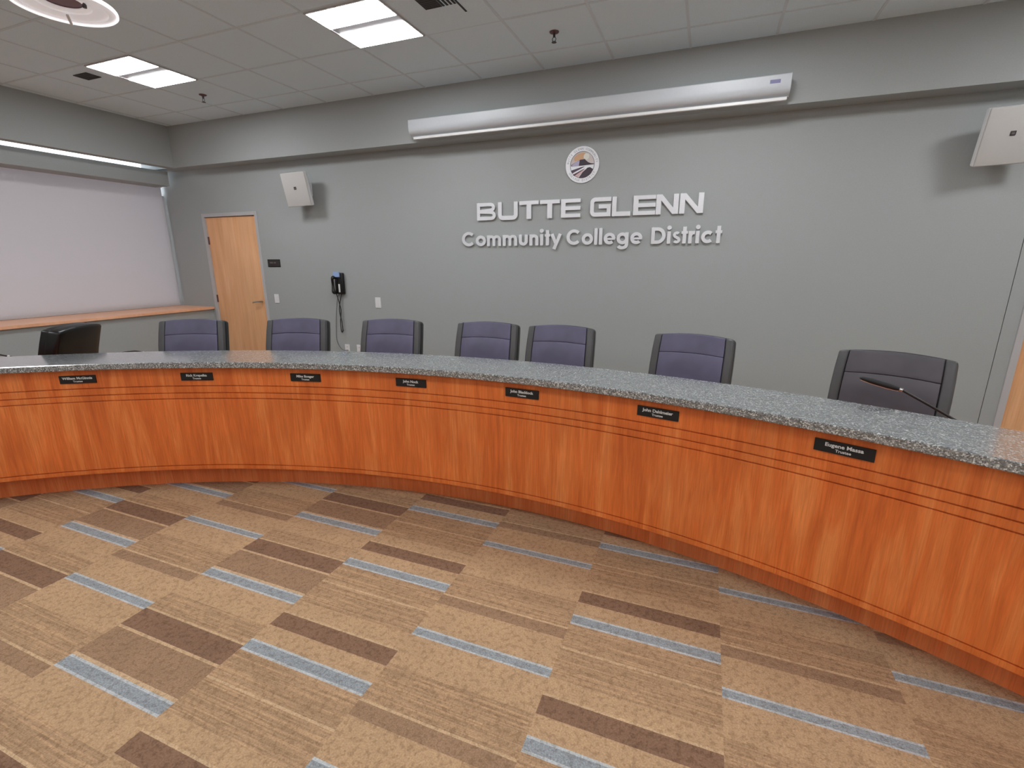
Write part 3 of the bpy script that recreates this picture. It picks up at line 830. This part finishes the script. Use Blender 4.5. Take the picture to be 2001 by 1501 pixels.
# coiled cord hanging from the phone and twisted back on itself
def coil(path, rad, turns, r):
    P_ = smoothpts(path, 14); n_ = len(P_); out_ = []
    for i in range(n_*4-3):
        f = i/4; k = min(int(f), n_-2); p = P_[k].lerp(P_[k+1], f-k)
        a = 2*pi*turns*i/(n_*4)
        out_.append(p+Vector((cos(a)*rad, sin(a)*rad*.8, 0)))
    return tube(nb(), out_, r, 6)
b = coil([(-.040, -.050, pz(1.145)), (-.030, -.035, pz(1.06)), (-.012, -.03, pz(.96)), (-.020, -.03, pz(.88)), (-.034, -.03, pz(.80)), (-.034, -.03, pz(.70)), (-.024, -.03, pz(.672))], .004, 70, .0032)
obj('coiled_cord', b, MAT['black'], ph, smooth=True)
b = coil([(.012, -.020, pz(1.145)), (-.010, -.03, pz(1.06)), (-.034, -.03, pz(.96)), (-.028, -.03, pz(.88)), (-.012, -.03, pz(.80)), (-.010, -.03, pz(.70)), (-.022, -.03, pz(.672))], .004, 70, .0032)
obj('coiled_cord', b, MAT['black'], ph, smooth=True)
b = tube(nb(), smoothpts([(px(-4.170), -.012, pz(1.15)), (px(-4.212), -.010, pz(1.06)), (px(-4.246), -.008, pz(.894)), (px(-4.268), -.008, pz(.72)), (px(-4.277), -.008, pz(.583)), (px(-4.245), -.010, pz(.495)), (px(-4.18), -.018, pz(.447)), (px(-4.125), -.016, pz(.449)), (px(-4.110), -.008, pz(.449))], 8), .0035, 8)
obj('line_cable', b, MAT['cable'], ph, smooth=True)

# ------------------------------------------------------------------ ceiling fittings
def troffer(cx, cy, lb):
    t_ = thing('ceiling_light', lb, 'ceiling light', (cx, cy, ZC), 0, 'square ceiling lights')
    b = nb(); q = .297
    box(b, -q, q, -q, -q+.012, -.012, 0); box(b, -q, q, q-.012, q, -.012, 0)
    box(b, -q, -q+.012, -q+.012, q-.012, -.012, 0); box(b, q-.012, q, -q+.012, q-.012, -.012, 0)
    obj('frame', b, MAT['frame'], t_)
    obj('centre_band', bxm(-q+.012, q-.012, -.052, .052, -.006, 0, bevel=.001), MAT['band'], t_)
    for sy in (-1, 1):
        a, c_ = sorted((sy*.0525, sy*(q-.013)))
        obj('lens', bxm(-q+.013, q-.013, a, c_, -.013, -.002), MAT['lens'], t_)
for i, cx in enumerate((-4.858, -2.42, .018, 2.457)):
    for j, cy in enumerate((3.305, .257, -2.791)):  # rows after the first are unseen, added to light the room
        if j == 0 and i == 0: lb = 'lit square ceiling light nearer the left wall, beside the small dark vent'
        elif j == 0 and i == 1: lb = 'lit square ceiling light at the top of the photo, left of the large vent'
        else: lb = 'unseen square ceiling light above the frame, %s from left in the %s row' % (ordn[i], ordn[j])
        troffer(cx, cy, lb)

# large louvred air vent
vt = thing('air_vent', 'large louvred ceiling vent at the top edge of the photo', 'air vent', (-1.81, 3.305, ZC))
obj('vent_plate', bxm(-.297, .297, -.297, .297, -.006, 0), MAT['ceil'], vt)
vx = lambda x: x+1.81
vy = lambda y: y-3.305
obj('louvre_core', bxm(vx(-1.915), vx(-1.792), vy(2.99), vy(3.275), -.010, -.005), MAT['vent'], vt)
b = nb()
for k in range(14):
    y = vy(2.995)+k*.0205; box(b, vx(-1.912), vx(-1.796), y, y+.005, -.0125, -.0098)
obj('louvre_blades', b, MAT['darkgrey'], vt)
for x in (-1.780, -1.752, -1.724, -1.696):
    obj('slot', bxm(vx(x)-.008, vx(x)+.008, vy(3.0), vy(3.278), -.008, -.005), MAT['blackm'], vt)
obj('slot', bxm(vx(-1.682), vx(-1.668), vy(3.0), vy(3.398), -.008, -.005), MAT['blackm'], vt)
sv = thing('air_vent', 'small dark rectangular vent in the ceiling beside the left ceiling light', 'air vent', (-5.43, 3.178, ZC))
obj('vent_frame', bxm(-.095, .095, -.062, .062, -.006, 0, bevel=.001), MAT['vent'], sv)
b = nb()
for k in range(7): box(b, -.085, .085, -.052+k*.016, -.046+k*.016, -.009, -.006)
obj('louvre_blades', b, MAT['darkgrey'], sv)

def sprinkler(x, y, lb):
    t_ = thing('fire_sprinkler', lb, 'sprinkler', (x, y, ZC), 0, 'ceiling sprinklers')
    obj('escutcheon', lathe(nb(), [(0, -.001), (.036, -.001), (.034, -.006), (.016, -.014), (0, -.014)], 24), MAT['hinge'], t_, smooth=True)
    b = tube(nb(), [(0, 0, -.012), (0, 0, -.035)], .009, 10)
    for s in (-1, 1): tube(b, smoothpts([(s*.004, 0, -.034), (s*.013, 0, -.045), (s*.011, 0, -.058), (0, 0, -.066)], 4), .0025, 6)
    obj('sprinkler_body', b, MAT['darkgrey'], t_, smooth=True)
    obj('deflector', lathe(nb(), [(0, -.066), (.017, -.067), (.019, -.070), (0, -.071)], 16), MAT['darkgrey'], t_, smooth=True)
sprinkler(-1.214, 3.92, 'ceiling sprinkler above the right part of the projector screen')
sprinkler(-4.935, 3.927, 'ceiling sprinkler right of the left ceiling light')

# round pendant dish
pd = thing('pendant_light', 'round white pendant dish hanging at the upper left corner', 'pendant light', (-3.312, 1.89, 2.85))
RD = .233
obj('outer_rim', lathe(nb(), [(RD-.006, -.006), (RD, 0), (RD, .010), (RD-.004, .016), (RD-.010, .010), (RD-.010, -.004)], 64, close=True), emit('rim with added glow', (1, .98, 1, 1), .45), pd, smooth=True)  # emission put into the rim for the bright light it catches
obj('dish', lathe(nb(), [(RD-.009, .004), (RD-.045, -.002), (RD-.047, .006), (.120, .010), (.118, .016), (.085, .020), (.085, .026), (.118, .024), (RD-.045, .012), (RD-.009, .010)], 64, close=True), MAT['acrylic'], pd, smooth=True)
obj('lamp_housing', lathe(nb(), [(0, .030), (.086, .030), (.086, .026), (.090, .026), (.090, .090), (.05, .13), (0, .13)], 40), speckled('plum grey metal', (132, 104, 118), .5, .04, 100, 0), pd, smooth=True)
ca = math.atan2(2.012-1.89, -3.487+3.312)
b = bxm(.10, RD-.004, -.007, .007, -.010, .000, bevel=.003); xform(b, Matrix.Rotation(ca, 4, 'Z')); obj('clip', b, MAT['slat'], pd, smooth=True)
for k in range(1, 2):
    b = bxm(.10, RD-.004, -.007, .007, -.010, .000, bevel=.003); xform(b, Matrix.Rotation(ca+2*pi*k/3, 4, 'Z')); obj('clip', b, MAT['slat'], pd, smooth=True)
b = lathe(nb(), [(0, -.012), (.009, -.011), (.010, .002), (0, .02)], 16); xform(b, Matrix.Translation((.110, .038, 0))); obj('knob', b, MAT['darkgrey'], pd, smooth=True)
for k in range(3):
    a = ca+2*pi*k/3; d = Vector((cos(a), sin(a), 0))
    obj('suspension_wire', tube(nb(), [d*.19+Vector((0, 0, 0)), d*.03+Vector((0, 0, ZC-2.85-.02))], .0012, 6), MAT['metal'], pd)
obj('ceiling_canopy', lathe(nb(), [(0, ZC-2.85-.03), (.05, ZC-2.85-.028), (.062, ZC-2.85), (0, ZC-2.85)], 32), MAT['slat'], pd, smooth=True)
